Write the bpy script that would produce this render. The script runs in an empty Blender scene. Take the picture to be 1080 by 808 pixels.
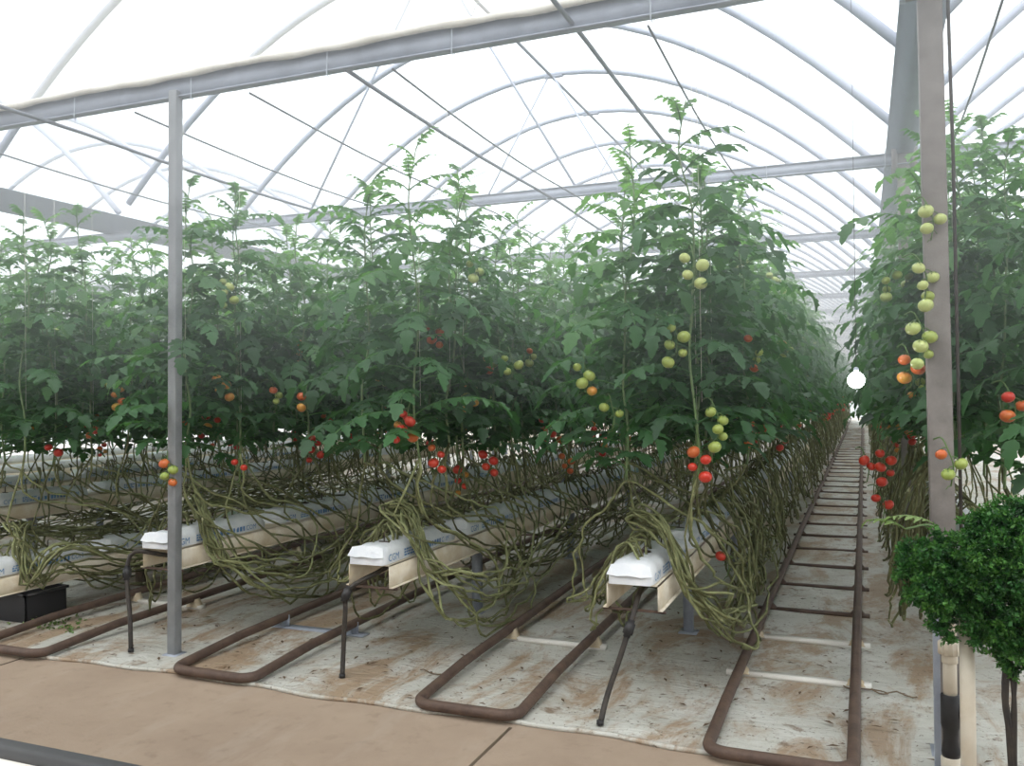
import bpy, math, random
import numpy as np
from mathutils import Matrix, Vector, Euler

SC = bpy.context.scene
COL = SC.collection
R = random.Random(11)
RN = np.random.default_rng(11)
H = 1.6                      # eye height

# ------------------------------------------------------------------ helpers
def s2l(c):
    return tuple((v / 255 / 12.92 if v / 255 <= .04045 else ((v / 255 + .055) / 1.055) ** 2.4) for v in c)

class MB:
    """collects quads / tris and builds one mesh"""
    def __init__(s):
        s.v, s.f, s.m, s.c, s.n = [], [], [], [], 0
    def add(s, verts, faces, mat=0, col=None):
        verts = np.asarray(verts, dtype=np.float64).reshape(-1, 3)
        s.v.append(verts)
        off = s.n
        for f in faces:
            s.f.append([i + off for i in f])
        s.m.extend([mat] * len(faces))
        s.c.append(np.full(len(verts), .5) if col is None else np.broadcast_to(np.asarray(col, dtype=float), (len(verts),)))
        s.n += len(verts)
        return s
    def addq(s, verts, quads, mat=0, col=None):
        return s.add(verts, np.asarray(quads).tolist(), mat, col)
    def box(s, lo, hi, mat=0):
        (a, b, c), (d, e, f) = lo, hi
        v = [(a, b, c), (d, b, c), (d, e, c), (a, e, c), (a, b, f), (d, b, f), (d, e, f), (a, e, f)]
        return s.add(v, [(3, 2, 1, 0), (4, 5, 6, 7), (0, 1, 5, 4), (1, 2, 6, 5), (2, 3, 7, 6), (3, 0, 4, 7)], mat)
    def obox(s, c, ax, mat=0):
        """oriented box: centre, three half-axis vectors"""
        c = np.array(c, float); ax = [np.array(a, float) for a in ax]
        v = [c + sx * ax[0] + sy * ax[1] + sz * ax[2] for sz in (-1, 1) for sx, sy in ((-1, -1), (1, -1), (1, 1), (-1, 1))]
        return s.add(v, [(3, 2, 1, 0), (4, 5, 6, 7), (0, 1, 5, 4), (1, 2, 6, 5), (2, 3, 7, 6), (3, 0, 4, 7)], mat)
    def tube(s, pts, r, sides=8, mat=0, cap=True, closed=False, col=None):
        p = np.asarray(pts, float); n = len(p)
        r = np.broadcast_to(np.asarray(r, float), (n,))
        if closed:
            t = np.roll(p, -1, 0) - np.roll(p, 1, 0)
        else:
            t = np.gradient(p, axis=0)
        t /= np.linalg.norm(t, axis=1)[:, None] + 1e-12
        ref = np.array((0, 0, 1.)) if abs(t[0, 2]) < .9 else np.array((1., 0, 0))
        u = np.cross(t[0], ref); u /= np.linalg.norm(u)
        ring = []
        an = np.arange(sides) * 2 * math.pi / sides
        ca, sa = np.cos(an)[:, None], np.sin(an)[:, None]
        for i in range(n):
            u = u - t[i] * np.dot(u, t[i]); u /= np.linalg.norm(u) + 1e-12
            w = np.cross(t[i], u)
            ring.append(p[i] + r[i] * (ca * u + sa * w))
        v = np.concatenate(ring)
        k = np.arange(sides); k2 = (k + 1) % sides
        q = []
        for i in range(n if closed else n - 1):
            a, b = i * sides, ((i + 1) % n) * sides
            q.append(np.stack([a + k, a + k2, b + k2, b + k], 1))
        f = np.concatenate(q).tolist()
        if cap and not closed:
            f.append(list(range(sides))[::-1]); f.append([(n - 1) * sides + i for i in range(sides)])
        return s.add(v, f, mat, col)
    def lathe(s, prof, c=(0, 0, 0), sides=20, mat=0):
        v = []
        for (r, z) in prof:
            for i in range(sides):
                a = 2 * math.pi * i / sides
                v.append((c[0] + r * math.cos(a), c[1] + r * math.sin(a), c[2] + z))
        f = []
        for j in range(len(prof) - 1):
            for i in range(sides):
                i2 = (i + 1) % sides
                f.append((j * sides + i, j * sides + i2, (j + 1) * sides + i2, (j + 1) * sides + i))
        f.append(list(range(sides))[::-1]); f.append([(len(prof) - 1) * sides + i for i in range(sides)])
        return s.add(v, f, mat)
    def mesh(s, name, mats, smooth=False):
        me = bpy.data.meshes.new(name)
        V = np.concatenate(s.v).astype(np.float32)
        tot = np.array([len(f) for f in s.f], dtype=np.int32)
        loops = np.fromiter((i for f in s.f for i in f), dtype=np.int32, count=int(tot.sum()))
        me.vertices.add(len(V)); me.vertices.foreach_set('co', V.ravel())
        me.loops.add(len(loops)); me.loops.foreach_set('vertex_index', loops)
        me.polygons.add(len(tot))
        me.polygons.foreach_set('loop_start', np.concatenate([[0], np.cumsum(tot)[:-1]]).astype(np.int32))
        me.polygons.foreach_set('loop_total', tot)
        me.polygons.foreach_set('material_index', np.array(s.m, dtype=np.int32))
        if smooth:
            me.polygons.foreach_set('use_smooth', np.ones(len(tot), dtype=bool))
        a = me.attributes.new('tone', 'FLOAT', 'POINT')
        a.data.foreach_set('value', np.concatenate(s.c).astype(np.float32))
        for m in (mats if isinstance(mats, (list, tuple)) else [mats]):
            me.materials.append(m)
        me.update(calc_edges=True); me.validate()
        return me
    def obj(s, name, mats, parent=None, smooth=False, bevel=0):
        return link(name, s.mesh(name, mats, smooth), parent, bevel)

def link(name, me, parent=None, bevel=0):
    o = bpy.data.objects.new(name, me); COL.objects.link(o)
    if parent is not None:
        o.parent = parent
    if bevel:
        m = o.modifiers.new('bev', 'BEVEL'); m.width = bevel; m.segments = 2; m.limit_method = 'ANGLE'
    return o

def tag(o, label, cat, group=None):
    o['label'] = label; o['category'] = cat
    if group: o['group'] = group
    return o

def thing(name, label, cat, loc=(0, 0, 0), rz=0, group=None):
    o = bpy.data.objects.new(name, None); COL.objects.link(o)
    o.location = loc; o.rotation_euler = (0, 0, rz); o.empty_display_size = .1
    return tag(o, label, cat, group)

def struct(o):
    o['kind'] = 'structure'; return o

def catmull(P, n):
    P = np.asarray(P, float)
    P = np.vstack([2 * P[0] - P[1], P, 2 * P[-1] - P[-2]])
    d = np.linalg.norm(np.diff(P, axis=0), axis=1) + 1e-6
    segs = len(P) - 3
    w = d[1:-1]; cum = np.concatenate([[0], np.cumsum(w)]); tt = np.linspace(0, cum[-1] * .9999, n)
    out = np.empty((n, 3))
    for k, x in enumerate(tt):
        i = min(int(np.searchsorted(cum, x, 'right')) - 1, segs - 1)
        t = (x - cum[i]) / w[i]
        p0, p1, p2, p3 = P[i:i + 4]
        out[k] = .5 * (2 * p1 + (p2 - p0) * t + (2 * p0 - 5 * p1 + 4 * p2 - p3) * t * t + (3 * p1 - p0 - 3 * p2 + p3) * t ** 3)
    return out

# ------------------------------------------------------------------ materials
def newmat(name):
    m = bpy.data.materials.new(name); m.use_nodes = True
    nt = m.node_tree; nt.nodes.clear()
    out = nt.nodes.new('ShaderNodeOutputMaterial')
    return m, nt, out
def N(nt, t, **kw):
    n = nt.nodes.new(t)
    for k, v in kw.items():
        if k.startswith('i_'):
            n.inputs[k[2:].replace('_', ' ')].default_value = v
        else:
            setattr(n, k, v)
    return n
def ramp(nt, fac, stops):
    r = nt.nodes.new('ShaderNodeValToRGB')
    e = r.color_ramp.elements
    while len(e) < len(stops): e.new(.5)
    for el, (p, c) in zip(e, stops):
        el.position = p; el.color = (*c, 1)
    nt.links.new(fac, r.inputs[0]); return r.outputs[0]
def noise(nt, scale, detail=4, rough=.6, vec=None, dist=0):
    n = N(nt, 'ShaderNodeTexNoise'); n.inputs['Scale'].default_value = scale; n.inputs['Detail'].default_value = detail
    n.inputs['Roughness'].default_value = rough; n.inputs['Distortion'].default_value = dist
    if vec is not None: nt.links.new(vec, n.inputs['Vector'])
    return n.outputs['Fac']
def mixc(nt, f, a, b):
    n = N(nt, 'ShaderNodeMix', data_type='RGBA')
    for sock, v in ((n.inputs[0], f), (n.inputs[6], a), (n.inputs[7], b)):
        if hasattr(v, 'is_linked') or hasattr(v, 'node'):
            nt.links.new(v, sock)
        else:
            sock.default_value = v if isinstance(v, (int, float)) else (*v, 1)
    return n.outputs[2]
def simple(name, rgb, rough=.6, metal=0, var=None, scale=8, bump=0, bscale=60, spec=.4):
    m, nt, out = newmat(name)
    b = N(nt, 'ShaderNodeBsdfPrincipled'); b.inputs['Roughness'].default_value = rough; b.inputs['Metallic'].default_value = metal
    b.inputs['Specular IOR Level'].default_value = spec
    g = N(nt, 'ShaderNodeNewGeometry')
    if var:
        nt.links.new(ramp(nt, noise(nt, scale, 5, .65, g.outputs['Position']), [(.35, s2l(rgb)), (.65, s2l(var))]), b.inputs['Base Color'])
    else:
        b.inputs['Base Color'].default_value = (*s2l(rgb), 1)
    if bump:
        bp = N(nt, 'ShaderNodeBump'); bp.inputs['Strength'].default_value = bump; bp.inputs['Distance'].default_value = .01
        nt.links.new(noise(nt, bscale, 4, .6, g.outputs['Position']), bp.inputs['Height']); nt.links.new(bp.outputs[0], b.inputs['Normal'])
    nt.links.new(b.outputs[0], out.inputs[0])
    return m
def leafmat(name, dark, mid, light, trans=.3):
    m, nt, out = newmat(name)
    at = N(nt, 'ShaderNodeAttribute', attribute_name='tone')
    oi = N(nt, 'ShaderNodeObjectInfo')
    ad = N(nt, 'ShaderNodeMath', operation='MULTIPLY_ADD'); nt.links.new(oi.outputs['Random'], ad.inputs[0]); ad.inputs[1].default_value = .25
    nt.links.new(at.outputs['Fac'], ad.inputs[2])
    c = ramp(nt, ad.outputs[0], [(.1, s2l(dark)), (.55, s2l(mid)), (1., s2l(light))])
    b = N(nt, 'ShaderNodeBsdfPrincipled'); b.inputs['Roughness'].default_value = .5; b.inputs['Specular IOR Level'].default_value = .45
    nt.links.new(c, b.inputs['Base Color'])
    t = N(nt, 'ShaderNodeBsdfTranslucent')
    mx = N(nt, 'ShaderNodeMix', data_type='RGBA', blend_type='MULTIPLY'); mx.inputs[0].default_value = 1
    nt.links.new(c, mx.inputs[6]); mx.inputs[7].default_value = (1.5, 1.75, .8, 1)
    nt.links.new(mx.outputs[2], t.inputs[0])
    ms = N(nt, 'ShaderNodeMixShader'); ms.inputs[0].default_value = trans
    nt.links.new(b.outputs[0], ms.inputs[1]); nt.links.new(t.outputs[0], ms.inputs[2]); nt.links.new(ms.outputs[0], out.inputs[0])
    return m

M = {}
M['leaf'] = leafmat('tomato_leaf', (38, 62, 42), (66, 108, 66), (126, 166, 102), .42)
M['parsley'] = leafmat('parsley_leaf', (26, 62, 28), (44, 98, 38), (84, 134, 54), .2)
M['weed'] = leafmat('weed_leaf', (60, 84, 40), (90, 116, 60), (130, 150, 90), .2)
def vinemat():
    m, nt, out = newmat('bare_vine')
    at = N(nt, 'ShaderNodeAttribute', attribute_name='tone')
    g = N(nt, 'ShaderNodeNewGeometry')
    a = N(nt, 'ShaderNodeMath', operation='MULTIPLY_ADD'); nt.links.new(noise(nt, 14, 4, .7, g.outputs['Position']), a.inputs[0]); a.inputs[1].default_value = .8
    nt.links.new(at.outputs['Fac'], a.inputs[2])
    c = ramp(nt, a.outputs[0], [(.25, s2l((56, 52, 36))), (.7, s2l((96, 97, 62))), (1., s2l((148, 152, 108)))])
    sp = ramp(nt, noise(nt, 28, 2, .5, g.outputs['Position']), [(.66, (0, 0, 0)), (.72, (1, 1, 1))])
    b = N(nt, 'ShaderNodeBsdfPrincipled'); b.inputs['Roughness'].default_value = .7; b.inputs['Specular IOR Level'].default_value = .3
    nt.links.new(mixc(nt, sp, c, s2l((176, 174, 142))), b.inputs['Base Color'])
    nt.links.new(b.outputs[0], out.inputs[0]); return m
M['vine'] = vinemat()
M['stem'] = simple('green_stem', (98, 122, 76), .55, var=(122, 142, 98), scale=10)
M['peduncle'] = simple('truss_stalk', (84, 110, 58), .6)
FR = {'red': ((190, 44, 32), (206, 66, 40)), 'orange': ((204, 112, 52), (198, 88, 46)), 'turning': ((188, 152, 62), (200, 120, 50)),
      'green': ((140, 158, 74), (160, 172, 88)), 'pale': ((170, 184, 108), (186, 194, 124))}
for k, (a, b) in FR.items():
    M[k] = simple('tomato_' + k, a, .28, var=b, scale=14, spec=.5)
M['sheet_slab'] = simple('slab_bag', (236, 237, 238), .4, var=(220, 223, 228), scale=9, bump=.35, bscale=26)
M['blue_print'] = simple('blue_print', (92, 138, 188), .6)
M['substrate'] = simple('coir', (70, 52, 38), .9, var=(50, 38, 28), scale=40)
M['trough'] = simple('trough_white', (230, 222, 206), .5, var=(206, 190, 160), scale=5)
M['trough_in'] = simple('trough_inside', (150, 142, 126), .6)
M['rust'] = simple('rusty_pipe', (104, 84, 72), .6, var=(82, 66, 58), scale=9, bump=.3, bscale=90, metal=.2)
M['galv'] = simple('galvanised_steel', (168, 174, 186), .5, var=(146, 152, 164), scale=7, metal=.1)
M['gutter'] = simple('gutter_steel', (128, 140, 154), .5, var=(112, 124, 138), scale=5, metal=.1)
M['slim_post'] = simple('slim_post_steel', (142, 144, 146), .55, var=(122, 124, 126), scale=6, metal=.1)
M['galv_lt'] = simple('galvanised_light', (176, 182, 190), .45, var=(156, 164, 172), scale=5, metal=.15)
M['post'] = simple('weathered_post', (140, 134, 130), .7, var=(116, 110, 106), scale=6)
M['bow'] = simple('bow_tube', (172, 178, 192), .5, metal=.1)
M['wire'] = simple('wire_grey', (120, 124, 128), .5, metal=.4)
M['pipe_over'] = simple('overhead_pipe', (128, 132, 140), .5, metal=.2)
M['white_plastic'] = simple('white_plastic', (226, 222, 214), .4)
M['pvc'] = simple('cream_pvc', (214, 206, 190), .4, var=(202, 190, 170), scale=6)
M['black'] = simple('black_rubber', (34, 33, 34), .5, var=(48, 46, 46), scale=10)
M['brown_hose'] = simple('dirty_black_hose', (46, 42, 40), .6, var=(64, 56, 48), scale=16)
M['peg'] = simple('dripper_brown', (62, 44, 36), .6)
M['twine'] = simple('white_twine', (216, 214, 200), .8)
M['crate'] = simple('dark_crate', (40, 38, 40), .6)
M['concrete_block'] = simple('cream_block', (206, 192, 166), .8, var=(180, 160, 130), scale=14)
M['brown_block'] = simple('brown_block', (112, 96, 78), .8)
M['litter'] = simple('dry_leaf', (92, 72, 52), .9)
M['wall_panel'] = simple('wall_panel', (232, 230, 226), .6)

def sheetmat():
    m, nt, out = newmat('white_ground_sheet')
    g = N(nt, 'ShaderNodeNewGeometry'); P = g.outputs['Position']
    base = ramp(nt, noise(nt, 2.2, 5, .6, P), [(.3, s2l((176, 174, 164))), (.7, s2l((204, 203, 196)))])
    mp = N(nt, 'ShaderNodeMapping'); nt.links.new(P, mp.inputs[0]); mp.inputs['Scale'].default_value = (1.6, .7, 1)
    d1 = ramp(nt, noise(nt, 1.5, 7, .72, mp.outputs[0], .6), [(.47, (0, 0, 0)), (.58, (.8, .8, .8))])
    c = mixc(nt, d1, base, s2l((150, 122, 92)))
    d2 = ramp(nt, noise(nt, 7, 7, .75, P, .4), [(.56, (0, 0, 0)), (.66, (.75, .75, .75))])
    c = mixc(nt, d2, c, s2l((112, 86, 62)))
    d3 = ramp(nt, noise(nt, 45, 3, .6, P), [(.61, (0, 0, 0)), (.69, (.8, .8, .8))])
    c = mixc(nt, d3, c, s2l((92, 76, 60)))
    b = N(nt, 'ShaderNodeBsdfPrincipled'); b.inputs['Roughness'].default_value = .5; b.inputs['Specular IOR Level'].default_value = .3
    nt.links.new(c, b.inputs['Base Color'])
    mp2 = N(nt, 'ShaderNodeMapping'); nt.links.new(P, mp2.inputs[0]); mp2.inputs['Scale'].default_value = (1, 3.5, 1)
    bp = N(nt, 'ShaderNodeBump'); bp.inputs['Strength'].default_value = .55; bp.inputs['Distance'].default_value = .03
    nt.links.new(noise(nt, 3.5, 6, .6, mp2.outputs[0], 1.2), bp.inputs['Height']); nt.links.new(bp.outputs[0], b.inputs['Normal'])
    nt.links.new(b.outputs[0], out.inputs[0]); return m
M['sheet'] = sheetmat()
def concmat():
    m, nt, out = newmat('dusty_concrete')
    g = N(nt, 'ShaderNodeNewGeometry'); P = g.outputs['Position']
    base = ramp(nt, noise(nt, 1.3, 6, .62, P), [(.3, s2l((142, 124, 107))), (.72, s2l((164, 146, 127)))])
    d = ramp(nt, noise(nt, 9, 6, .7, P), [(.55, (0, 0, 0)), (.75, (.5, .5, .5))])
    c = mixc(nt, d, base, s2l((118, 101, 84)))
    mp = N(nt, 'ShaderNodeMapping'); nt.links.new(P, mp.inputs[0]); mp.inputs['Scale'].default_value = (2.2, .6, 1)
    w = ramp(nt, noise(nt, 1.8, 5, .7, mp.outputs[0]), [(.54, (0, 0, 0)), (.75, (.35, .35, .35))])
    c = mixc(nt, w, c, s2l((172, 160, 146)))
    b = N(nt, 'ShaderNodeBsdfPrincipled'); b.inputs['Roughness'].default_value = .75; b.inputs['Specular IOR Level'].default_value = .25
    nt.links.new(c, b.inputs['Base Color'])
    bp = N(nt, 'ShaderNodeBump'); bp.inputs['Strength'].default_value = .2; bp.inputs['Distance'].default_value = .01
    nt.links.new(noise(nt, 50, 4, .6, P), bp.inputs['Height']); nt.links.new(bp.outputs[0], b.inputs['Normal'])
    nt.links.new(b.outputs[0], out.inputs[0]); return m
M['concrete'] = concmat()
def filmmat(name, transp, col):
    m, nt, out = newmat(name)
    t = N(nt, 'ShaderNodeBsdfTransparent'); t.inputs[0].default_value = (.97, .98, 1, 1)
    d = N(nt, 'ShaderNodeBsdfTranslucent'); d.inputs[0].default_value = (*s2l(col), 1)
    ms = N(nt, 'ShaderNodeMixShader'); ms.inputs[0].default_value = 1 - transp
    nt.links.new(t.outputs[0], ms.inputs[1]); nt.links.new(d.outputs[0], ms.inputs[2]); nt.links.new(ms.outputs[0], out.inputs[0])
    return m
M['film'] = filmmat('roof_film', .8, (240, 244, 248))
M['screen'] = filmmat('ceiling_screen', .62, (190, 187, 178))
M['wallfilm'] = filmmat('wall_film', .45, (235, 240, 244))
M['screen_edge'] = simple('screen_roll', (236, 232, 222), .8, var=(218, 212, 200), scale=10)
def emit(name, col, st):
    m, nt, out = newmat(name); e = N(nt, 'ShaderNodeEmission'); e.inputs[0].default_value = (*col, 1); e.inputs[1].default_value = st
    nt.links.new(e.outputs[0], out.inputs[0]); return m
M['glint'] = emit('reflection_glow', (1, 1, 1), 25)  # glow of the added globe that imitates a reflection in the window
def glassmat():
    m, nt, out = newmat('window_glass')
    t = N(nt, 'ShaderNodeBsdfTransparent'); gl = N(nt, 'ShaderNodeBsdfGlossy'); gl.inputs['Roughness'].default_value = .02
    ms = N(nt, 'ShaderNodeMixShader'); ms.inputs[0].default_value = .07
    nt.links.new(t.outputs[0], ms.inputs[1]); nt.links.new(gl.outputs[0], ms.inputs[2]); nt.links.new(ms.outputs[0], out.inputs[0]); return m
M['glass'] = glassmat()

# ------------------------------------------------------------------ camera (two vanishing points)
F = 919.
ydir = np.array((911 - 540, 404 - 412, -F)); ydir /= np.linalg.norm(ydir)
xneg = np.array((-1737 - 540, 404 - 435, -F)); xdir = -xneg
xdir -= ydir * np.dot(xdir, ydir); xdir /= np.linalg.norm(xdir)
zdir = np.cross(xdir, ydir)
Rwc = np.stack([xdir, ydir, zdir])                 # rows: world axes in camera coordinates
cam = bpy.data.cameras.new('camera'); cam.sensor_width = 36; cam.lens = F / 1080 * 36; cam.clip_start = .03; cam.clip_end = 300
camo = bpy.data.objects.new('camera', cam); COL.objects.link(camo)
Mw = Matrix(Rwc.tolist()).to_4x4(); Mw.translation = (0, 0, H)
camo.matrix_world = Mw
SC.camera = camo
def ray(u, v):
    d = Rwc @ np.array(((u - 540) / F, (404 - v) / F, -1.)); return d
def at_x(u, v, X):
    d = ray(u, v); k = X / d[0]; return np.array((X, d[1] * k, H + d[2] * k))
def at_y(u, v, Y):
    d = ray(u, v); k = Y / d[1]; return np.array((d[0] * k, Y, H + d[2] * k))

# ------------------------------------------------------------------ setting
Y0 = 3.95           # where the path meets the white sheet
YE = 54.
m = MB(); m.box((-26, -2, -.1), (10, YE + 2, -.012)); struct(m.obj('floor', M['concrete']))
# white ground sheet, gently rumpled
nx, ny = 150, 110
xs = np.linspace(-20, 8, nx); ys = np.concatenate([np.linspace(Y0, 12, 80), np.linspace(12.5, YE, 30)])
gx, gy = np.meshgrid(xs, ys)
gz = .004 + .006 * np.sin(gx * 5.1 + 1.3 * np.sin(gy * 2.7)) * np.sin(gy * 3.3 + gx) + .004 * RN.random(gx.shape)
gz[0] = -.011
gy = gy + np.where(np.arange(len(ys))[:, None] == 0, .02 * np.sin(gx * 3) + .015 * np.sin(gx * 9.7), 0)
V = np.stack([gx, gy, gz], -1).reshape(-1, 3)
i, j = np.meshgrid(np.arange(nx - 1), np.arange(ny - 1)); a = (j * nx + i).ravel()
m = MB(); m.addq(V, np.stack([a, a + 1, a + nx + 1, a + nx], 1)); o = m.obj('floor_sheet', M['sheet'], smooth=True); struct(o)
# rolled sheet edge along the path
pts = [(x, Y0 + .02 * math.sin(x * 3) + .015 * math.sin(x * 9.7), -.002) for x in np.linspace(-14, 2.5, 120)]
m = MB(); m.tube(pts, .014, 6); struct(m.obj('trim_1', M['sheet'], smooth=True))
# concrete joints
for k, jx in enumerate((-4.85, -1.6, 1.2)):
    m = MB(); m.box((jx - .008, .5, -.0135), (jx + .008, Y0 - .04, -.0105)); struct(m.obj('trim_%d' % (k + 2), M['brown_block']))

# building wall with the opened window the photo is taken through
WY = .35
m = MB()
m.box((-8, WY - .12, 0), (-1.25, WY, 3.6)); m.box((1.3, WY - .12, 0), (4, WY, 3.6))
m.box((-1.25, WY - .12, 0), (1.3, WY, 1.36)); m.box((-1.25, WY - .12, 2.35), (1.3, WY, 3.6))
struct(m.obj('wall_front', M['wall_panel']))
win = thing('window_1', 'white window frame with dark gasket along its sill', 'window'); struct(win)
sl = at_y(0, 778, WY)            # upper edge of the gasket
zs = sl[2]
m = MB(); m.box((-1.25, WY - .06, 1.36), (1.3, WY - .008, zs - .0048)); m.obj('window_sill', M['white_plastic'], win, bevel=.003)
m = MB(); m.box((-1.25, WY - .012, zs - .0075), (1.3, WY, zs)); m.obj('window_gasket', M['black'], win)
m = MB()
m.box((-1.25, WY - .06, zs), (-1.19, WY - .01, 2.35)); m.box((1.24, WY - .06, zs), (1.3, WY - .01, 2.35)); m.box((.42, WY - .06, zs), (.47, WY - .01, 2.35)); m.box((-1.25, WY - .06, 2.30), (1.3, WY - .01, 2.35))
m.obj('window_frame', M['white_plastic'], win)
m = MB(); m.box((.47, WY - .04, zs), (1.24, WY - .034, 2.3)); m.obj('window_pane', M['glass'], win)

# greenhouse walls and roof skin
GX = [-16.9, -8.3, .3, 8.9]
ZG = H + 1.95     # gutter bottom
ZS = H + 2.2      # bow springing
RISE = 2.3
def archz(x, x0, x1):
    c = (x0 + x1) / 2; h = (x1 - x0) / 2
    return ZS + RISE * (1 - abs((x - c) / h) ** 2.0)
for b in range(3):
    x0, x1 = GX[b], GX[b + 1]
    X = np.linspace(x0, x1, 25); Yy = np.linspace(-1, YE, 8)
    g1, g2 = np.meshgrid(X, Yy); z = archz(g1, x0, x1) + .04
    i, j = np.meshgrid(np.arange(24), np.arange(7)); a = (j * 25 + i).ravel()
    m = MB(); m.addq(np.stack([g1, g2, z], -1).reshape(-1, 3), np.stack([a, a + 1, a + 26, a + 25], 1))
    o = m.obj('ceiling_%d' % (b + 1), M['film'], smooth=True); struct(o)
for nm, (p, q) in {'wall_left': ((-17, -1), (-17, YE)), 'wall_right': ((9, -1), (9, YE)), 'wall_back': ((-17, YE), (9, YE))}.items():
    m = MB(); m.add([(*p, 0), (*q, 0), (*q, ZS), (*p, ZS)], [(0, 1, 2, 3)])
    if nm == 'wall_back':
        for b in range(3):
            xx = np.linspace(GX[b], GX[b + 1], 13)
            m.add([(x, YE, archz(x, GX[b], GX[b + 1]) + .04) for x in xx] + [(x, YE, ZS) for x in xx], [(k, k + 1, 14 + k, 13 + k) for k in range(12)])
    struct(m.obj(nm, M['wallfilm']))

# thin screen sheet over the path, rolled against the first tie beam
BY = 4.25
X = np.linspace(-12, 3.2, 60); Yy = np.linspace(WY, BY - .02, 26)
g1, g2 = np.meshgrid(X, Yy)
z = H + 1.99 + .07 * np.sin(g1 * 1.7 + .4 * np.sin(g2 * 1.3)) * np.clip((BY - g2), 0, 1) ** .7 * .5 + .10 * np.sin((g2 - WY) / (BY - WY) * math.pi) + .012 * np.sin(g1 * 9 + g2 * 4)
i, j = np.meshgrid(np.arange(59), np.arange(25)); a = (j * 60 + i).ravel()
m = MB(); m.addq(np.stack([g1, g2, z], -1).reshape(-1, 3), np.stack([a, a + 1, a + 61, a + 60], 1))
sc = thing('ceiling_screen', 'translucent white screen sheet stretched above the concrete path', 'screen')
m.obj('screen_sheet', M['screen'], sc, smooth=True)
pts = [(x, BY - .05, H + 1.985 + .006 * math.sin(x * 5) + .003 * math.sin(x * 17)) for x in np.linspace(-12, 3.2, 160)]
m = MB(); m.tube(pts, [.022 + .003 * math.sin(k * 1.1) for k in range(160)], 8); m.obj('rolled_edge', M['screen_edge'], sc, smooth=True)

# ------------------------------------------------------------------ steelwork
ORD = 'first second third fourth fifth sixth seventh eighth ninth tenth eleventh twelfth thirteenth fourteenth fifteenth sixteenth'.split()
def ibeam(x0, x1, y, zb, h=.10, w=.06, t=.008):
    m = MB()
    m.box((x0, y - w / 2, zb), (x1, y + w / 2, zb + t)); m.box((x0, y - w / 2, zb + h - t), (x1, y + w / 2, zb + h))
    m.box((x0, y - t / 2 - .012, zb + t), (x1, y + t / 2 - .012, zb + h - t))
    return m
for k in range(9):
    y = BY + 3.6 * k
    lab = 'grey steel tie beam along the edge of the white ceiling screen' if k == 0 else ('grey steel tie beam across the rows, ' + ORD[k] + ' one behind the ceiling screen' if k < 5 else 'thin distant steel tie beam far down the greenhouse')
    t = thing('tie_beam', lab, 'beam', group=None if k < 5 else 'distant tie beams')
    ibeam(-16.9, 8.9, y, H + 1.86, h=.13 if k == 0 else .10).obj('beam_web', M['galv'] if k == 0 else M['galv'], t)
    if k < 4:
        for x in np.arange(-7.6, .2, .95):
            m = MB(); x += R.uniform(-.2, .2)
            m.tube([(x, y - .05, H + 1.99), (x, y - .055, H + 1.83), (x + .01, y - .055, H + 1.81), (x + .022, y - .055, H + 1.825)], .0035, 4); m.obj('wire_hook', M['galv_lt'], t)
for gi, gx0 in enumerate(GX):
    if gi in (0, 3): continue
    m = MB()
    y0, y1 = WY, YE
    w, W2, hh = .062, .11, .2
    cx = gx0 + (.04 if gi == 2 else 0)
    prof = [(-W2, hh), (-w, 0), (w, 0), (W2, hh), (W2 + .02, hh), (W2 + .02, hh + .012), (W2 - .02, hh + .012), (w - .01, .012), (-w + .01, .012), (-W2 + .02, hh + .012), (-W2 - .02, hh + .012), (-W2 - .02, hh)]
    V = [(cx + x, y, ZG + z) for y in (y0, y1) for x, z in prof]; n = len(prof)
    m.add(V, [(k, (k + 1) % n, n + (k + 1) % n, n + k) for k in range(n)])
    t = thing('roof_gutter', 'grey steel roof gutter running above the grey posts' if gi == 2 else 'grey steel roof gutter high above the left rows', 'gutter')
    m.obj('gutter_channel', M['gutter'], t)
    for k in range(8):
        m = MB(); yy = 5.15 + 3.6 * k; m.box((cx - .135, yy, ZG + .16), (cx + .135, yy + .05, ZG + .185)); m.obj('gutter_strap', M['galv_lt'], t)
# roof bows
for b in range(3):
    x0, x1 = GX[b], GX[b + 1]
    for k in range(-2, 24):
        if b == 0 and k > 6: continue
        y = 4.38 + 1.8 * k
        X = np.linspace(x0 + .12, x1 - .03, 28)
        m = MB(); m.tube([(x, y, archz(x, x0, x1)) for x in X], .038, 8)
        nm = ['far left bay', 'main bay', 'right bay'][b]
        if b == 1 and 0 <= k < 8:
            lab, gp = 'curved tubular roof bow of the main bay, %s from the screen edge' % ORD[k], None
        else:
            wh = ('springing from the gutter past the tall grey post' if b == 2 else ('farther down the main bay' if k >= 8 else 'above the white ceiling screen') if b == 1 else 'beyond the left gutter')
            lab, gp = 'curved tubular roof bow %s' % wh, 'roof bows ' + wh
        tag(m.obj('roof_bow', M['bow'], smooth=True), lab, 'roof bow', gp)
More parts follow.
